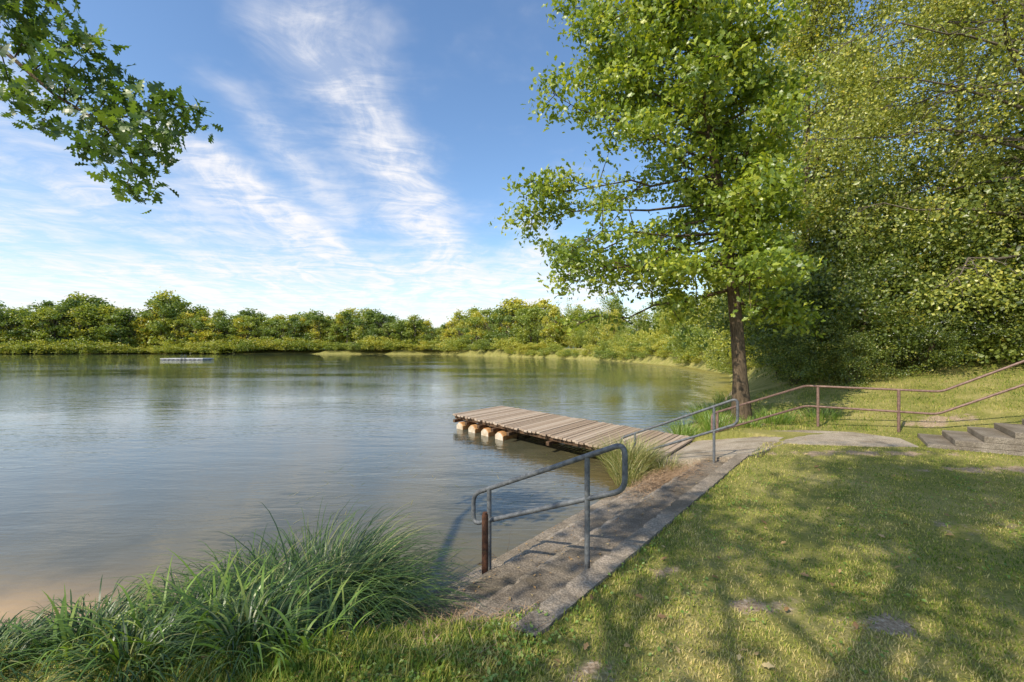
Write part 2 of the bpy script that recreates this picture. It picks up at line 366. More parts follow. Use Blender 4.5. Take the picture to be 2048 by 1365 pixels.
for i in range(4):
    for row in(0,1):
        pr=[(0,-.12),(.34,-.12),(.35,.0),(.35,.11),(.24,.19),(.11,.19),(.0,.11)]
        V=[];yw=(-.06,-.03,.5,.56) if row==0 else(1.75,1.81,2.35,2.41)
        for k,yy in enumerate(yw):
            sc=.93 if k in(0,3) else 1
            for (a_,z_) in pr:
                V.append(dd*(.30+i*.64+.18+(a_-.18)*sc)+dw*yy+np.array([0,0,z_*sc-.0]))
        n=len(pr);Q=[(k*n+j,k*n+(j+1)%n,(k+1)*n+(j+1)%n,(k+1)*n+j) for k in range(3) for j in range(n)]
        o=build('float',[(V,np.array(Q),0,None),(V,np.array([list(range(n))[::-1],list(range(3*n,4*n))]),1,None)],[M['float'],M['floatw']],False)
        parent(o,root);bevel(o,.008,2)
top(root,'weathered wooden plank dock resting on orange plastic floats','dock')
# ------------------------------------------------------------ swimming platform
root=empty('swim_platform',(-77,108,0));ch=[]
for i in range(10):
    for j in range(4):
        V,Fq=box((-5+i*1.0,-2+j*1.0,.14),(.96,0,0),(0,.96,0),(0,0,.24));ch.append((V,Fq,0,None))
parent(build('deck',ch,[M['pontoon']],False),root)
ch=[]
for i in range(10): ch+=tubec([(-4.5+i,-1.85,.0),(-4.5+i,1.85,.0)],.2,sides=10)
parent(build('float',ch,[M['pontoon']]),root)
for k in(0,.8):
    parent(build('ladder_rail',tubec(rounded([(k,-1.6,.38),(k,-1.6,1.15),(k,-2.15,1.15),(k,-2.15,-.3)],.2,5),.05),[M['galv']]),root)
top(root,'pale grey floating swimming platform with ladder rails on open water','platform')
# ------------------------------------------------------------ leaves + trees
DIA=np.array([(-.5,0,0),(-.05,-.36,.05),(.5,0,-.06),(-.05,.36,.05)])
HEX=np.array([(-.5,0,0),(-.25,-.22,.03),(-.08,-.17,.03),(.1,-.36,.05),(.2,-.2,.02),(.5,-.06,-.08),(.5,.06,-.08),(.2,.2,.02),(.1,.36,.05),(-.08,.17,.03),(-.25,.22,.03)])
def oakshape():
    up=[(-.5,.012),(-.36,.03),(-.30,.13),(-.24,.15),(-.20,.08),(-.13,.10),(-.07,.25),(.0,.27),(.02,.13),(.08,.13),(.14,.31),(.22,.32),(.23,.15),(.29,.14),(.36,.24),(.43,.2),(.43,.09),(.5,.0)]
    pts=up+[(x,-y) for x,y in up[-2::-1]]
    return np.array([(x,y,.18*abs(y)-.25*x*x) for x,y in pts])
OAK=oakshape()
def leaves(rng,Cn,size,T=DIA,up=.5,out=None,m=0,rnd=None,droop=0,sunb=.3):
    N=len(Cn);nr=rng.normal(size=(N,3));nr/=np.linalg.norm(nr,axis=1)[:,None]
    nr=nr+np.array([-sunb,-sunb,up])
    nr/=np.linalg.norm(nr,axis=1)[:,None]+1e-9
    a=rng.normal(size=(N,3));a[:,2]-=droop;a-=nr*(a*nr).sum(1)[:,None];a/=np.linalg.norm(a,axis=1)[:,None]+1e-9
    b=np.cross(nr,a);sz=size*rng.uniform(.65,1.25,N)
    V=Cn[:,None,:]+sz[:,None,None]*(T[None,:,0,None]*a[:,None]+T[None,:,1,None]*b[:,None]+T[None,:,2,None]*nr[:,None])
    k=len(T);Fq=np.arange(N*k).reshape(N,k)
    return (V.reshape(-1,3),Fq,m,rnd if rnd is not None else rng.uniform(0,1,N))
def grow(rng,height,tr,lean,lo,Rf,nl,ns,lpc,crad,droop=0,sq=(1,1),elev=(.05,1.0),extra=1,Lm=None,curve=.10,azb=0,flat=.6,srad=1.0):
    tt=np.linspace(0,1,14);tp=np.stack([lean[0]*tt**1.2+.06*np.sin(tt*9),lean[1]*tt**1.2+.05*np.cos(tt*8)-.05,height*tt],1)
    trad=tr*(1-tt*.93)*(1+.45*np.exp(-tt*height/.25))
    wood=[];wood+=tubec(tp,trad,sides=12)
    CC=[];CV=[]
    for i in range(nl):
        f=(i+rng.uniform(0,1))/nl;f=f**.95
        tz=lo+(0.97-lo)*f
        s0=np.array([np.interp(tz,tt,tp[:,k]) for k in range(3)]);r0=np.interp(tz,tt,trad)*.36
        az=(i*2.39996+rng.uniform(-.5,.5))%6.2832
        az=az+azb*math.sin(az)
        L=Rf(f)*rng.uniform(.70,1.06)*(Lm(az,f) if Lm else 1);el=elev[0]+(elev[1]-elev[0])*f+rng.uniform(-.15,.2)
        dr=np.array([np.cos(az)*np.cos(el)*sq[0],np.sin(az)*np.cos(el)*sq[1],np.sin(el)])
        sc=np.linspace(0,1,7);wig=rng.normal(0,.05*L,(7,3))*sc[:,None]
        pts=s0+dr*L*sc[:,None]+wig+np.array([0,0,1])*((curve-droop*.35)*L*sc**2)[:,None]
        wood+=[ (*tube(pts,np.maximum(r0*(1-sc*.88),.005),5),0,None)]
        for j in range(ns):
            sj=rng.uniform(.15,1.0);st=np.array([np.interp(sj,sc,pts[:,k]) for k in range(3)])
            rd=rng.normal(size=3);rd[2]*=.6;rd/=np.linalg.norm(rd);d2=dr*.45+rd;d2/=np.linalg.norm(d2)
            l2=(.22*L*(1.15-sj)+.40)*rng.uniform(.6,1.2)*srad
            q=np.linspace(0,1,4);p2=st+d2*l2*q[:,None]-np.array([0,0,1])*(droop*l2*.9*q**2)[:,None]
            wood.append((*tube(p2,np.maximum(.018*(1-q*.8),.004)*(.5+tr*2),4),0,None))
            for qq in(.45,.75,1.0)[:2+extra]:
                cpt=np.array([np.interp(qq,q,p2[:,k]) for k in range(3)])
                n=max(3,int(lpc*rng.uniform(.5,1.4)));cr=crad*rng.uniform(.7,1.25)
                off=np.clip(rng.normal(size=(n,3)),-1.9,1.9)*cr*np.array([1,1,flat])
                if droop>0: off[:,2]-=np.abs(rng.normal(size=n))*droop*.9*cr*1.6; 
                CC.append(cpt+off);cv=rng.uniform(0,1);CV.append(np.clip(cv*.45+rng.uniform(0,1,n)*.5,0,.93)+(rng.uniform(0,1,n)<.012)*.1)
    return wood,np.concatenate(CC),np.concatenate(CV)
def make_tree(name,base,wood,Cn,cv,size,T,leafm,barkm,label,cat='tree',up=.5,droop=0,rng=R,group=None):
    root=empty(name,base)
    parent(build('trunk',wood,[barkm]),root)
    parent(build('crown',[leaves(rng,Cn,size,T,up,None,0,np.clip(cv,0,1),droop)],[leafm],False),root)
    top(root,label,cat,group);return root
def zat(x,y): return float(hgt(np.array([x]),np.array([y]))[0])
# main tree
rg=np.random.default_rng(11)
prof=lambda f: float(np.interp(f,[0,.12,.3,.5,.7,.85,1],[4.9,5.0,4.6,3.9,3.2,2.5,1.2]))
def Lm(az,f):
    c_=math.cos(az);s_=math.sin(az);m=1.0
    if c_>0:m*=1-(.68-.2*f)*c_
    if s_<0:m*=1+(.40-.2*f)*s_
    return m
wd_,cn,cv=grow(rg,14.0,.17,(-1.7,.1),.205,prof,88,14,23,.235,sq=(1,.8),elev=(-.14,.72),curve=.0,Lm=Lm,azb=.36,flat=.45,srad=.95)
make_tree('oak_tree',(5.5,10.9,zat(5.5,10.9)-.05),wd_,cn,cv,.132,HEX,M['oakleaf'],M['bark'],'tall leafy green oak with leaning brown trunk at lake edge',up=.35,rng=rg)
# birches at right
rg=np.random.default_rng(5)
prof=lambda f: float(np.interp(f,[0,.3,.6,.85,1],[4.2,5.4,6.4,4.8,1.8]))
wd_,cn,cv=grow(rg,16,.22,(-1.2,-.5),.10,prof,66,15,30,.30,droop=.8,elev=(.15,.9))
b1=make_tree('birch_tree',(14.6,12.6,zat(14.6,12.6)-.1),wd_,cn,cv,.092,DIA,M['birchleaf'],M['barkg'],'large birch with drooping branches and yellowing small leaves',up=.3,rng=rg)
wd_,cn,cv=grow(rg,16.5,.20,(.3,-.3),.07,lambda f: float(np.interp(f,[0,.4,.8,1],[3.4,4.1,3.4,1.4])),58,12,28,.33,droop=.6,elev=(.1,.9))
b2=make_tree('birch_tree.001',(11.7,18.4,zat(11.7,18.4)-.1),wd_,cn,cv,.12,DIA,M['birchleaf'],M['barkg'],'dense birch with fine yellow green foliage above bushes',up=.3,rng=rg)
def copy_thing(root,name,loc,sc,rz,label=None,group=None):
    n=root.copy();n.name=name;n.location=loc;n.scale=sc if not np.isscalar(sc) else (sc,)*3;n.rotation_euler=(0,0,rz);link(n)
    if label:n['label']=label
    if group:n['group']=group
    for ch_ in list(root.children):
        k=ch_.copy();k.parent=n;link(k)
    return n
for i,(x,y,s_,rz) in enumerate([(17.2,17.8,1.0,.3),(19.5,11.5,.85,-.5),(18.5,26,1.0,.6),(25,19,1.1,-.3),(15.0,30,.65,.6)]):
    copy_thing(b2,'birch_tree.%03d'%(i+2),(x,y,zat(x,y)-.1),s_,rz,'dense woodland birch with fine yellow green foliage')
# shrubs
def shrub(rng,rx,rz,ncl,lpc,crad,base=.0,stems=6,lump=.25):
    ph=rng.uniform(0,6,6);CC=[];CV=[];wood=[]
    for i in range(ncl):
        v=rng.normal(size=3);v/=np.linalg.norm(v)
        lm=1+lump*(np.sin(v[0]*4+ph[0])*np.cos(v[1]*4+ph[1])+.6*np.sin(v[2]*6+ph[2]+v[0]*3))
        r=rng.uniform(.35,1)**.45*lm
        if rng.uniform()<.12:r*=1.15
        p=np.array([v[0]*rx*r,v[1]*rx*r,base+rz*.5+v[2]*rz*.5*r])
        if p[2]<.05:p[2]=rng.uniform(.05,.3)
        n=max(2,int(lpc*rng.uniform(.6,1.3)));CC.append(p+rng.normal(size=(n,3))*crad*np.array([1,1,.55]))
        CV.append(np.clip(rng.uniform()*.5+rng.uniform(0,1,n)*.5,0,1))
    for i in range(stems):
        az=rng.uniform(0,6.28);l=rng.uniform(.4,.8);e_=np.array([np.cos(az)*rx*l,np.sin(az)*rx*l,base+rz*rng.uniform(.4,.75)])
        q=np.linspace(0,1,5)[:,None];pts=np.array([e_[0]*.08,e_[1]*.08,-.1])+(e_-0)*q**np.array([1.5,1.5,.9])
        wood.append((*tube(pts,.03*(1-q[:,0]*.7)*max(1,rz/5),5),0,None))
    return wood,np.concatenate(CC),np.concatenate(CV)
rg=np.random.default_rng(21);bs=[]
for k in range(2):
    wd_,cn,cv=shrub(rg,1.9,4.4,330,36,.24,stems=9,lump=.5)
    bs.append((wd_,cn,cv))
P=[(9.3,15.8,.9,.2),(10.4,14.2,.8,.5),(12.6,13.9,1.0,-.4),(14.6,13.0,1.05,.2),(16.6,12.0,1.1,-.6),(18.6,11.0,1.2,.7),(10.8,18.5,1.1,-.5),(13,17.5,1.35,.9),(16.2,16,1.5,-.5),(19.5,14.5,1.6,.1),(8.5,13.8,.42,.4),(11.6,12.9,.45,-.2),(13.7,12.0,.5,.4),(9.6,12.9,.35,.9)]
roots=[]
for i,(x,y,s_,rz) in enumerate(P):
    z=zat(x,y)-.15
    if i<2:
        wd_,cn,cv=bs[i];r_=make_tree('bush' if i==0 else 'bush.001',(x,y,z),wd_,cn,cv,.12,DIA,M['bushleaf'],M['bark'],'dense green hornbeam bush at woodland edge','bush',up=.4,rng=rg,group='bushes along the woodland edge');r_.scale=(s_,)*3;roots.append(r_)
    else: copy_thing(roots[i%2],'bush.%03d'%i,(x,y,z),(s_,s_,s_*rg.uniform(.9,1.15)),rz)
# mid bank trees
rg=np.random.default_rng(33);mids=[];low=[]
for k in range(3):
    wd_,cn,cv=shrub(rg,2.6+.4*k,8.5,300,24,.42,base=.6,stems=10,lump=.45)
    wd_+=tubec([(0,0,-.2),(.1,0,3),(.15,.1,7)],[.2,.15,.05],sides=8)
    o=build('bank_tree',wd_+[leaves(rg,cn,.29,DIA,.4,None,1,cv)],[M['bark'],M['midleaf']],False);mids.append(o)
for k in range(3):
    wd_,cn,cv=shrub(rg,1.5,1.9,130,20,.2,stems=5,lump=.5)
    o=build('bank_bush',wd_+[leaves(rg,cn,.16,DIA,.4,None,1,cv)],[M['bark'],M['midleaf']],False);low.append(o)
cnt={'bank_tree':0,'bank_bush':0,'far_tree':0,'shore_bush':0}
used=set()
def put(src,nm,x,y,sc,label,cat,group):
    if src.name not in used: o=src;used.add(src.name);o.name=nm if cnt[nm]==0 else '%s.%03d'%(nm,cnt[nm])
    else: o=src.copy();o.name='%s.%03d'%(nm,cnt[nm]);link(o)
    cnt[nm]+=1;used.add(o.name)
    o.location=(x,y,zat(x,y)-.12);o.scale=sc;o.rotation_euler=(0,0,R.uniform(-.9,.9));top(o,label,cat,group);return o
def along(i0,i1,step,off):
    out=[]
    for i in range(i0,i1):
        a=LAKE[i];b=LAKE[i+1];d=b-a;L=np.linalg.norm(d);nrm=np.array([d[1],-d[0]])/L
        for k in range(max(1,int(L/step))):
            out.append(a+d*(k+R.uniform(.1,.9))/max(1,int(L/step))+nrm*(off*R.uniform(.5,1.6)))
    return out
BB='low yellow green willow bush on the lake bank'
for p in along(10,18,1.7,1.2):
    if p[1]<19: continue
    h=R.uniform(.25,.9)*(1+.3*min(p[1],80)/80)*(.5 if p[1]<26 else 1);put(low[R.integers(3)],'bank_bush',p[0],p[1],(h*1.3,h*1.3,h*R.uniform(.6,1.1)),BB,'bush','bushes along the lake bank')
for p in along(11,16,2.6,3.6):
    if p[1]<26: continue
    h=R.uniform(.7,1.6);put(low[R.integers(3)],'bank_bush',p[0],p[1],(h*1.2,h*1.2,h*1.1),BB,'bush','bushes along the lake bank')
for p in along(11,19,4.2,7):
    if p[1]<28: continue
    h=R.uniform(.5,1.0)*(.75+.45*min(p[1],120)/120);put(mids[R.integers(3)],'bank_tree',p[0]+1,p[1],(h,h,h*R.uniform(.85,1.35)),'leafy tree on the lake bank turning yellow','tree','trees along the lake bank')
for p in along(10,18,6,17):
    if p[1]<30: continue
    h=R.uniform(1.05,1.6);put(mids[R.integers(3)],'bank_tree',p[0]+2,p[1],(h,h,h*R.uniform(.9,1.2)),'tall leafy tree behind the lake bank','tree','trees along the lake bank')
# far trees
rg=np.random.default_rng(44);fars=[]
for k in range(9):
    CC=[];CV=[]
    H_=20.0;nb=int(rg.integers(32,46));slim=[.18,.3,.23,.34,.16,.28,.23,.30,.26][k];pk=[.45,.65,.35,.72,.3,.6,.6,.7,.5][k]
    airy=k in(3,7)
    for b_ in range(nb):
        f=(rg.uniform(.25,1) if airy else rg.uniform(.02,1)**.85)
        env=slim*H_*(np.interp(f,[0,.15,pk,.82,1],[.75,.88,1.0,.68,.1]))*rg.uniform(.75,1.15)
        az=rg.uniform(0,6.28);rr=env*rg.uniform(.15,1)**.6
        cr=rg.uniform(.6,1.5);ctr=np.array([math.cos(az)*rr,math.sin(az)*rr,H_*f*.96+.3])
        n=int(58*cr);CC.append(ctr+rg.normal(size=(n,3))*cr*.72*np.array([1,1,.75]));CV.append(np.clip(rg.uniform()*.6+rg.uniform(0,.4,n),0,1))
    cn=np.concatenate(CC);cn[:,2]=np.maximum(cn[:,2],.3)
    wood=tubec([(0,0,-.5),(.2,0,7),(.1,.2,17)],[.4,.3,.08],sides=6)
    for j in range(11):
        az=rg.uniform(0,6.28);z0=rg.uniform(4,13);wood.append((*tube([(.1,0,z0),(math.cos(az)*2,math.sin(az)*2,z0+2.2),(math.cos(az)*3.6,math.sin(az)*3.6,z0+5)],[.18,.12,.04],4),0,None))
    fars.append(build('far_tree',wood+[leaves(rg,cn,.75,DIA,.4,None,1,np.concatenate(CV))],[M['barkg'],M['farleaf']],False))
uu=[-260,-100,0,60,110,150,190,230,262,290,315,340,370,420,470,520,560,610,660,720,780,830,870,910,955,1000,1050,1100,1140]
hh=[104,100,100,106,116,136,124,114,84,76,108,130,100,98,92,84,76,82,78,90,70,80,62,76,96,86,124,98,80]
su=[-260,0,300,600,880,960,1000,1050,1100,1150];sy=[250,258,273,273,246,194,176,152,140,125]
FT='tall mixed tree on the far lake shore';FG='trees along the far shore'
u=-240.
while u<1110:
    y=np.interp(u,su,sy)+R.uniform(4,10);hpx=np.interp(u,uu,hh)*R.uniform(.58,.85 if R.uniform()<.5 else 1.10);h=hpx/F*y
    x=(u-1024)/F*y;s_=h/20.5;wv=s_*R.uniform(1.0,1.6)
    put(fars[R.integers(9)],'far_tree',x,y,(wv,wv,s_),FT,'tree',FG)
    u+=R.uniform(8,18)
u=-240.
while u<1130:
    y=np.interp(u,su,sy)+R.uniform(14,30);hpx=np.interp(u,uu,hh)*R.uniform(.65,1.0);h=hpx/F*y
    x=(u-1024)/F*y;s_=h/20.5;wv=s_*R.uniform(1.2,1.8)
    put(fars[R.integers(9)],'far_tree',x,y,(wv,wv,s_),FT,'tree',FG)
    u+=R.uniform(11,19)
u=-240.
while u<1130:
    y=np.interp(u,su,sy)+R.uniform(34,48);hpx=np.interp(u,uu,hh)*R.uniform(.52,.74);h=hpx/F*y
    x=(u-1024)/F*y;s_=h/20.5;wv=s_*R.uniform(1.8,2.4)
    put(fars[[1,2,6,8][R.integers(4)]],'far_tree',x,y,(wv,wv,s_),FT,'tree',FG)
    u+=R.uniform(15,23)
u=-240.
while u<1090:
    y=np.interp(u,su,sy)+R.uniform(.6,3.0);s_=R.uniform(1.2,3.6)*y/250
    put(low[R.integers(3)],'shore_bush',(u-1024)/F*y,y,(s_*1.6,s_*1.6,s_),'low bush at the far water edge','bush','bushes along the far shore')
    u+=R.uniform(8,17)
# far hill
hx=np.linspace(-700,300,60);ridge=12+34*np.exp(-((hx+190)/130)**2)+14*np.exp(-((hx+480)/120)**2)+2*np.sin(hx*.07)
V=[];
for i,x in enumerate(hx):
    V+= [(x,850,0),(x,900,ridge[i]),(x,1100,ridge[i]*.6)]
Q=[(i*3+j,i*3+3+j,i*3+4+j,i*3+1+j) for i in range(59) for j in(0,1)]
o=build('hill',[(V,np.array(Q),0,None)],[M['hill']]);o['kind']='structure'
# house on far shore
root=empty('house',(-281,276,.6))
parent(build('wall',[(*box((-9,-4,-.3),(18,0,0),(0,8,0),(0,0,5)),0,None)],[M['wallred']],False),root)
V=[(-10,-5,4.6),(10,-5,4.6),(10,5,4.6),(-10,5,4.6),(-9.5,0,8.2),(9.5,0,8.2)]
parent(build('roof',[(V,np.array([(0,1,5,4),(2,3,4,5),(0,3,2,1)]),0,None),(V,np.array([(1,2,5),(3,0,4)]),0,None)],[M['rooft']],False),root)
for i in range(4): parent(build('window',[(*box((-7.2+i*4,-4.05,1.4),(1.6,0,0),(0,.1,0),(0,0,1.6)),0,None)],[M['glass']],False),root)
top(root,'red brown house half hidden by far shore trees','house')
# ------------------------------------------------------------ oak overhead, with near branch
rg=np.random.default_rng(9)
wd_,cn,cv=grow(rg,12,.26,(.4,.4),.33,lambda f: float(np.interp(f,[0,.3,.7,1],[3.4,4.1,3.4,1.6])),34,9,11,.25,elev=(.15,1.1))
base=np.array([-4.3,-3.2,.55]);keep=~((cn[:,1]+base[1]>1.2)&(cn[:,2]+base[2]<4.6));cn=cn[keep];cv=cv[keep]
def px(u,v,y): return np.array([(u-1024)/F*y,y,EYE+(VH-v)/F*y])-base
main=np.array([np.array([.1,.1,3.6]),np.array([-.4,3.2,4.3]),np.array([-.5,5.6,4.6]),px(-60,30,3.6),px(0,95,3.6),px(110,190,3.6),px(200,245,3.62),px(255,295,3.6),px(272,358,3.55)])
subs=[[(110,190),(60,120),(30,30)],[(200,245),(290,225),(382,236)],[(60,145),(140,90),(205,90)],[(-60,30),(40,-20),(120,10)],[(150,218),(180,160),(235,158)],[(235,270),(310,265),(335,260)],[(110,190),(90,230),(60,210)],[(225,262),(190,285),(175,300)],[(262,300),(290,310),(305,290)],[(-40,70),(20,-40),(90,-60)],[(290,225),(335,205),(370,215)],[(0,95),(20,170),(30,215)],[(30,115),(60,60),(110,50)],[(130,200),(130,150),(160,120)],[(180,235),(210,205),(230,200)],[(-50,50),(-10,0),(40,40)],[(268,340),(255,365),(262,380)]]
wood2=[(*tube(main,[.07,.06,.045,.025,.016,.013,.010,.007,.004],6),0,None)];NC=[]
def mk(lst,yj):
    pp=np.array([px(a_,b_,3.6+yj*k_) for k_,(a_,b_) in enumerate(lst)]);return pp
for ls in subs:
    pp=mk(ls,rg.uniform(-.12,.12));wood2.append((*tube(pp,[.007,.005,.003],4),0,None))
    for q in np.linspace(.3,1,5):
        NC.append(np.array([np.interp(q*2,[0,1,2],pp[:,k]) for k in range(3)]))
for q in(5.3,5.8,6.3,6.7,7.1,7.5,8.): NC.append(np.array([np.interp(q,range(9),main[:,k]) for k in range(3)]))
NC=np.array(NC);nn=11
cc=np.repeat(NC,nn,0)+np.clip(rg.normal(size=(len(NC)*nn,3)),-2,2)*np.array([.078,.13,.068])
root=make_tree('oak_tree.001',tuple(base),wd_+wood2,cn,cv,.15,HEX,M['nearleaf'],M['bark'],'old oak overhanging the lawn with long leafy lakeside branch',up=.3,rng=rg)
br=build('leaf_spray',[leaves(rg,cc,.118,OAK,.25,None,0,None,.5,.1)],[M['nearleaf']],False);parent(br,root);br['label']='low branch tips with lobed oak leaves'
wd_,cn,cv=grow(rg,11,.22,(.3,-.2),.38,lambda f: float(np.interp(f,[0,.3,.7,1],[2.6,3.3,2.8,1.4])),26,8,14,.20,elev=(.2,1.1))
make_tree('oak_tree.002',(2.6,-4.8,.55),wd_,cn,cv,.17,HEX,M['nearleaf'],M['bark'],'leafy oak standing on the lawn above the steps',up=.3,rng=rg)
# ------------------------------------------------------------ grasses
def ribbons(rng,B,az,L,th0,th1,w,segs=6,m=0,rnd=None,twist=0,tp=1.6):
    N=len(B);V=np.zeros((N,segs+1,2,3));p=B.copy();dh=np.stack([np.cos(az),np.sin(az),az*0],1);sd_=np.stack([-np.sin(az+twist),np.cos(az+twist),az*0],1)
    for k in range(segs+1):
        f=k/segs;ww=w*(1-f**tp)*(.6+.4*min(1,f*4))+.0004
        V[:,k,0]=p-sd_*ww[:,None]*.5;V[:,k,1]=p+sd_*ww[:,None]*.5
        th=th0+(th1-th0)*f**1.3
        p=p+(dh*np.sin(th)[:,None]+np.array([0,0,1.])*np.cos(th)[:,None])*(L/segs)[:,None]
    b=np.arange(N)[:,None]*(2*(segs+1))+2*np.arange(segs)[None];b=b.ravel()
    Fq=np.stack([b,b+1,b+3,b+2],1)
    return (V.reshape(-1,3),Fq,m,np.repeat(rng.uniform(0,1,N) if rnd is None else rnd,segs))
def tuft(rng,name,x,y,n,r,L,w,mat,label,cat='grass',th=(.15,.55,1.2,2.1),bias=None,group=None,z=None):
    z=zat(x,y) if z is None else z
    rr=r*np.sqrt(rng.uniform(0,1,n));a=rng.uniform(0,6.28,n);B=np.stack([rr*np.cos(a),rr*np.sin(a),np.full(n,-.03)],1)
    az=a+rng.normal(0,.6,n)
    if bias is not None: az=np.arctan2(np.sin(az)+bias[1],np.cos(az)+bias[0])
    Ls=L*rng.uniform(.5,1.1,n)
    ch=ribbons(rng,B,az,Ls,rng.uniform(th[0],th[1],n)*(.4+rr/r),rng.uniform(th[2],th[3],n),np.full(n,w)*rng.uniform(.7,1.3,n),8,twist=rng.normal(0,.5,n),tp=2.6)
    o=build(name,[ch],[mat]);o.location=(x,y,z);top(o,label,cat,group);return o
rg=np.random.default_rng(3)
i=0
SED='dark green arching sedge tuft on the lake bank'
for (x,y,n,r,L) in [(-1.5,3.5,1200,.28,1.32),(-1.2,3.35,750,.22,1.02),(-1.9,3.4,800,.24,1.08),(-1.6,3.05,550,.24,.74),(-2.35,3.35,380,.2,.72),(-2.1,2.95,440,.22,.56),(-2.75,3.15,240,.16,.42),(-2.5,2.7,360,.22,.44),(-3.05,2.8,170,.14,.32),(-2.75,2.4,240,.18,.34),(-1.5,2.6,380,.2,.44),(-2.0,2.4,320,.2,.4),(-1.05,2.95,180,.14,.38)]:
    tuft(rg,'sedge_tuft' if i==0 else 'sedge_tuft.%03d'%i,x,y,n,r,L,.0092,M['sedge'],SED,bias=(.3,.1),group='sedge tufts on the bank',th=(.1,.6,1.9,3.0));i+=1
i=0
for (x,y,n,L) in [(-1.75,2.75,60,.70),(-1.45,2.6,46,.52),(-2.1,2.6,50,.58),(-2.0,3.0,40,.66),(-1.2,2.5,36,.42),(-2.4,2.5,30,.42),(-1.1,2.7,30,.4)]:
    tuft(rg,'reed_plant' if i==0 else 'reed_plant.%03d'%i,x,y,n,.17,L,.017,M['iris'],'bright green broad bladed reed plant among sedges','plant',th=(.1,.5,1.3,2.6),group='reed plants on the bank');i+=1
i=0
for (x,y,n,r,L) in [(1.95,7.75,700,.28,.85),(2.2,8.0,500,.25,.8),(1.85,7.3,350,.2,.6),(2.5,7.55,300,.22,.55),(3.0,7.6,220,.2,.4)]:
    tuft(rg,'grass_tuft' if i==0 else 'grass_tuft.%03d'%i,x,y,n,r,L,.008,M['strawgrass'],'straw green tall grass tuft beside the dock and steps',th=(.05,.4,.9,2.0),group='tall grass tufts by the dock',z=.12);i+=1
for (x,y,n,r,L) in [(4.0,10.6,300,.3,.6),(4.6,10.3,260,.3,.5),(4.3,11.2,300,.3,.6),(4.9,10.9,250,.3,.45),(5.9,10.3,250,.35,.4),(6.3,10.8,250,.4,.4),(7.2,10.6,250,.4,.35),(5.1,9.9,200,.3,.3),(5.2,12.2,300,.35,.6),(6.0,13.6,300,.4,.6),(7.3,15.4,300,.4,.7)]:
    tuft(rg,'grass_tuft.%03d'%i,x,y,n,r,L,.010,M['iris'],'green grass tuft growing around the oak trunk',th=(.05,.4,.7,1.6),group='tall grass tufts around the tree');i+=1
# lawn
def in_path(x,y):
    c=x*.785-y*.62;s=x*.62+y*.785
    a=(c<-1.5)&(c>-3.1)&(s>sstart(x,y,c)+.02)&(s<10.15)
    PP=[(4.85,8.05),(6.0,7.8),(6.9,7.72),(7.2,8.45),(6.8,9.1),(5.95,9.35),(5.2,9.3),(4.0,9.2),(3.7,8.2)]
    ins=np.zeros(x.shape,bool);n=len(PP)
    xx=x+wob(x,y,3)*.06;yy=y+wob(y,x,3)*.06
    for i in range(n):
        p=PP[i];q=PP[(i+1)%n]
        if abs(q[1]-p[1])<1e-9: continue
        ins^=((p[1]>yy)!=(q[1]>yy))&(xx<(q[0]-p[0])*(yy-p[1])/(q[1]-p[1])+p[0])
    sx=(x-7.05)*.814-(y-7.72)*.58;sy_=(x-7.05)*.58+(y-7.72)*.814
    return a|ins|((sx>0)&(sx<2)&(sy_>0)&(sy_<1.2))
def lawnpts(N,rng):
    u_=rng.uniform(0,1,N);y=1.7*(14/1.7)**(u_**.9);x=rng.uniform(-1.25,1.25,N)*y
    return x,y
x,y=lawnpts(430000,rg)
z=hgt(x,y,False);d=sdist(x,y);dm=dirtf(x,y)
c=x*.785-y*.62;s=x*.62+y*.785
thin=.60+.55*wob(x,y,2.3)
k=(d>.25)&~in_path(x,y)&(rg.uniform(0,1,len(x))>dm*1.15)&(rg.uniform(0,1,len(x))<np.clip(thin,.15,1))&(rg.uniform(0,1,len(x))>near_tree(x,y)*.7)
x=x[k];y=y[k];z=z[k];d=d[k];c=c[k];s=s[k]
edge=np.exp(-((c+1.47)/.10)**2)*(s>2.0)*(s<9)
lush=np.maximum(np.exp(-((c+2.1)/.6)**2)*ss((2.3-s)/.3)*.8,edge*.6*(.5+.5*wob(x,y,3)))
lush=np.clip(np.maximum(lush,(y>9.3)*.4),0,1)
N=len(x);hb=(.014+.017*rg.uniform(0,1,N)**2)*(1+.012*y)+lush*rg.uniform(.01,.09,N)
ch=ribbons(rg,np.stack([x,y,z-.004],1),rg.uniform(0,6.28,N),hb*1.3,rg.uniform(0,.9,N),rg.uniform(.8,1.9,N),.0042*(1+.16*y)*rg.uniform(.7,1.4,N),2,0,np.clip(rg.uniform(0,1,N)*.75-lush*.25+.10,0,1))
o=build('lawn_grass',[ch],[M['lawn']],False);top(o,'short dry green and straw coloured lawn grass','grass',kind='stuff')
x=np.concatenate([rg.normal(-.5,.5,2600),rg.uniform(0,6,5000)]);y=np.concatenate([rg.normal(2.45,.28,2600),rg.uniform(1.8,6,5000)]);c=x*.785-y*.62;s=x*.62+y*.785
k=(sdist(x,y)>.3)&~in_path(x,y)&(y>1.7)&((c<-1.35)|((np.arange(len(x))>=2600)&(c>-1.45)&(wob(x,y,3)>.25)));x=x[k];y=y[k]
Cn=np.stack([x,y,hgt(x,y,False)+rg.uniform(.01,.035,len(x))],1)
o=build('ground_weeds',[leaves(rg,Cn,.026,DIA,1.6,sunb=.1)],[M['iris']],False);top(o,'low green leafy weeds and clover in the turf','weeds',kind='stuff')
x,y=lawnpts(520,rg);k=(sdist(x,y)>.6);x=x[k];y=y[k];z=hgt(x,y,False)
cc_=x*.785-y*.62;sv=x*.62+y*.785
on=(cc_<-1.5)&(sv>2.2)&(sv<10.1)
x=x[~on];y=y[~on];z=z[~on]
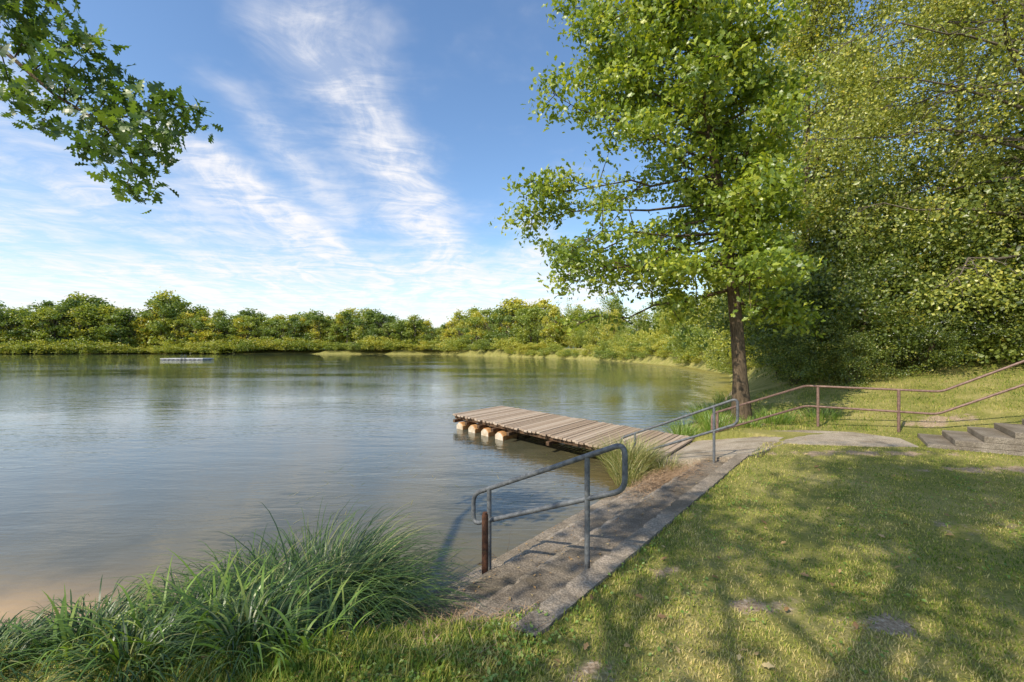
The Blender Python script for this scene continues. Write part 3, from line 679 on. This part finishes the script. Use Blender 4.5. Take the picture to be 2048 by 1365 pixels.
o=build('fallen_leaves',[leaves(rg,np.stack([x,y,z+.026],1),.05,HEX,2.0,sunb=0)],[M['deadleaf']],False);top(o,'scattered dry brown fallen leaves on the lawn','leaves',kind='stuff')
pts=[]
for (c0,c1,zt,nn_) in[(-2.18,-1.70,.455,160),(-2.68,-2.23,.282,110),(-3.02,-2.73,.118,50)]:
    cc_=rg.uniform(c0,c1,nn_);sv=rg.uniform(2.5,7.8,nn_)
    for a_,b_ in zip(cc_,sv): xx,yy=CS(a_,b_);pts.append((xx,yy,zt+.008))
o=build('step_litter',[leaves(rg,np.array(pts),.026,HEX,3.5,sunb=0)],[M['deadleaf']],False);top(o,'dry leaf litter and crumbs lying on concrete steps','litter',kind='stuff')
n=2600;cc_=rg.normal(-2.45,.22,n);sv=rg.normal(6.9,.5,n);k=(cc_>-3)&(cc_<-1.9)&(sv<7.85);cc_=cc_[k];sv=sv[k]
xy=np.array([CS(a_,b_) for a_,b_ in zip(cc_,sv)]);zt=np.where(cc_>-2.2,.455,np.where(cc_>-2.7,.29,.125))
ch=ribbons(rg,np.column_stack([xy,zt+rg.uniform(0,.05,len(zt))]),rg.uniform(0,6.28,len(zt)),rg.uniform(.06,.2,len(zt)),rg.uniform(1.3,1.6,len(zt)),rg.uniform(1.5,1.7,len(zt)),np.full(len(zt),.008),3)
o=build('reed_litter',[ch],[M['straw']]);top(o,'heap of dry brown reed litter on the steps','litter',kind='stuff')
n=1500;x=rg.normal(-.6,.3,n);y=rg.normal(3.15,.3,n);k=(sdist(x,y)>.05)&~in_path(x,y);x=x[k];y=y[k]
ch=ribbons(rg,np.column_stack([x,y,hgt(x,y,False)+rg.uniform(0,.03,len(x))]),rg.uniform(0,6.28,len(x)),rg.uniform(.06,.22,len(x)),rg.uniform(1.3,1.6,len(x)),rg.uniform(1.5,1.7,len(x)),np.full(len(x),.005),3)
o=build('bank_litter',[ch],[M['straw']]);top(o,'dry stalks lying on the muddy bank','litter',kind='stuff')
n=200;x=rg.uniform(-3.5,1.5,n);y=rg.uniform(4.3,10,n);k=sdist(x,y)<-.3;x=x[k];y=y[k];az=rg.normal(.6,.7,len(x))
ch=ribbons(rg,np.column_stack([x,y,np.full(len(x),.004)]),az,rg.uniform(.05,.32,len(x))**1,np.full(len(x),1.57),np.full(len(x),1.57),np.full(len(x),.006),4)
o=build('floating_stalks',[ch],[M['strawgrass']]);top(o,'thin straw stalks floating on the lake','stalks',kind='stuff')
def twigtree(o,d0,L,r,n,rng):
    out=[];q=np.linspace(0,1,6);d0=np.array(d0)/np.linalg.norm(d0);wig=rng.normal(0,.05*L,(6,3))*q[:,None];P=np.array(o)+d0*L*q[:,None]+wig
    out.append((*tube(P,np.maximum(r*(1-.8*q),.001),5),0,None))
    for j in range(n):
        k=rng.integers(1,6);dd_=d0+rng.normal(0,.6,3);out+=twigtree(P[k],dd_,L*.4,r*.5,0,rng)
    return out
o=build('dead_branch',twigtree((-.45,4.75,-.03),(.9,.35,.22),.75,.006,7,rg)+twigtree((-.1,4.9,-.03),(-.5,.2,.3),.4,.004,4,rg),[M['twig']])
top(o,'bare dead branch lying in shallow water by the steps','branch')
# ------------------------------------------------------------ sun, world
el=math.radians(43);hz=Vector((-.74,-.67)).normalized()
sv=Vector((hz.x*math.cos(el),hz.y*math.cos(el),math.sin(el)))
L_=bpy.data.lights.new('sun','SUN');L_.energy=5.0;L_.angle=math.radians(.5);L_.color=(1,.91,.75)
so=link(bpy.data.objects.new('sun',L_));so.rotation_euler=(-sv).to_track_quat('-Z','Y').to_euler();so.location=(-20,-20,30)
W=bpy.data.worlds.new('World');scene.world=W;W.use_nodes=True
t=NT.__new__(NT);t.t=W.node_tree;t.t.nodes.clear();t.out=t.n('ShaderNodeOutputWorld')
sky=t.n('ShaderNodeTexSky');sky.sky_type='NISHITA';sky.sun_disc=False;sky.sun_elevation=el;sky.sun_rotation=math.atan2(hz.x,hz.y)
sky.ozone_density=2.0;sky.air_density=1.0;sky.dust_density=.7
tc=t.n('ShaderNodeTexCoord').outputs['Generated'];sp=t.n('ShaderNodeSeparateXYZ');t.l(tc,sp.inputs[0])
zc=t.math('ADD',t.math('MAXIMUM',sp.outputs[2],0.0),.06)
Xp=t.math('DIVIDE',sp.outputs[0],zc);Yp=t.math('DIVIDE',sp.outputs[1],zc)
def comb(x_,y_,z_=0.):
    k=t.n('ShaderNodeCombineXYZ');t.set(k.inputs[0],x_);t.set(k.inputs[1],y_);t.set(k.inputs[2],z_);return k.outputs[0]
base_=comb(Xp,Yp)
wx=t.math('MULTIPLY',t.math('SUBTRACT',t.noise(base_,.9,2),.5),.75)
wy=t.math('MULTIPLY',t.math('SUBTRACT',t.noise(comb(Xp,Yp,5.),1.1,2),.5),.95)
Xw=t.math('ADD',Xp,wx);Yw=t.math('ADD',Yp,wy)
def gauss(v,c0,wd__):
    d_=t.math('DIVIDE',t.math('SUBTRACT',v,c0),wd__);return t.math('EXPONENT',t.math('MULTIPLY',t.math('MULTIPLY',d_,d_),-1))
m1=t.math('MULTIPLY',gauss(t.math('ADD',Xp,t.math('MULTIPLY',wx,.25)),-1.38,.13),t.maprange(Yp,1.5,2.0))
m2=t.math('MULTIPLY',gauss(t.math('ADD',Xp,t.math('MULTIPLY',wx,.8)),-.56,.19),t.math('MULTIPLY',t.maprange(Yp,.9,1.3),t.maprange(Yp,4.6,3.0)))
m7=t.math('MULTIPLY',gauss(t.math('ADD',Xp,t.math('MULTIPLY',wx,.5)),-.98,.10),t.math('MULTIPLY',t.maprange(Yp,1.2,1.6),t.maprange(Yp,3.4,2.2)))
m3=t.math('MULTIPLY',t.math('MULTIPLY',t.maprange(Yp,2.7,5.0),t.maprange(Xp,3.0,.6)),.54)
m4=t.math('MULTIPLY',t.math('MULTIPLY',t.maprange(Xp,-1.1,-1.8),t.maprange(Yp,5,1.5)),.24)
m5=t.math('MULTIPLY',gauss(Xp,.18,.22),t.math('MULTIPLY',t.maprange(Yp,2.0,2.8),.22))
m6=t.math('MULTIPLY',t.math('MULTIPLY',t.maprange(Xp,-.1,-.6),t.maprange(Yp,1.8,2.5)),.12)
mask=t.math('ADD',t.math('ADD',t.math('ADD',t.math('MULTIPLY',m1,.62),t.math('ADD',t.math('MULTIPLY',m7,.18),t.math('MULTIPLY',m2,.45))),t.math('ADD',m3,m4)),t.math('ADD',m5,m6))
ca,sa=math.cos(.25),math.sin(.25)
fx=t.math('ADD',t.math('MULTIPLY',Xw,ca),t.math('MULTIPLY',Yw,sa));fy=t.math('SUBTRACT',t.math('MULTIPLY',Yw,ca),t.math('MULTIPLY',Xw,sa))
n1=t.noise(comb(t.math('MULTIPLY',fx,4.2),t.math('MULTIPLY',fy,1.1)),1.0,7,.64,.3)
n2=t.noise(comb(t.math('MULTIPLY',fx,2.2),t.math('MULTIPLY',fy,5.0),3.),1.5,7,.68,.4)
n3=t.noise(base_,1.3,5,.62)
fil=t.maprange(t.math('ADD',t.math('MULTIPLY',n1,.5),t.math('MULTIPLY',n2,.5)),.39,.61)
cov=t.maprange(t.math('ADD',n3,mask),.50,1.05)
den=t.math('MULTIPLY',cov,t.math('ADD',.27,t.math('MULTIPLY',fil,.73)),clamp=True)
haze=t.math('MULTIPLY',t.maprange(sp.outputs[2],.17,.0),.66)
den=t.math('MAXIMUM',den,haze)
b1_=t.n('ShaderNodeBackground');b1_.inputs[1].default_value=.15
hsv=t.n('ShaderNodeHueSaturation');hsv.inputs['Saturation'].default_value=1.10;hsv.inputs['Value'].default_value=1.45;t.l(sky.outputs[0],hsv.inputs['Color']);t.l(hsv.outputs[0],b1_.inputs[0])
b2_=t.n('ShaderNodeBackground');b2_.inputs[0].default_value=(.98,.96,.97,1);b2_.inputs[1].default_value=1.05
ms=t.n('ShaderNodeMixShader');t.l(den,ms.inputs[0]);t.l(b1_.outputs[0],ms.inputs[1]);t.l(b2_.outputs[0],ms.inputs[2]);t.l(ms.outputs[0],t.out.inputs[0])
# ------------------------------------------------------------ camera
cam=bpy.data.cameras.new('camera');co=link(bpy.data.objects.new('camera',cam));co.location=(0,0,EYE);co.rotation_euler=(math.radians(90),0,0)
cam.lens=16;cam.sensor_width=36;cam.shift_y=18.5/2048;cam.clip_end=6000;cam.clip_start=.05
scene.camera=co
scene.view_settings.view_transform='Standard';scene.view_settings.look='None';scene.view_settings.exposure=0
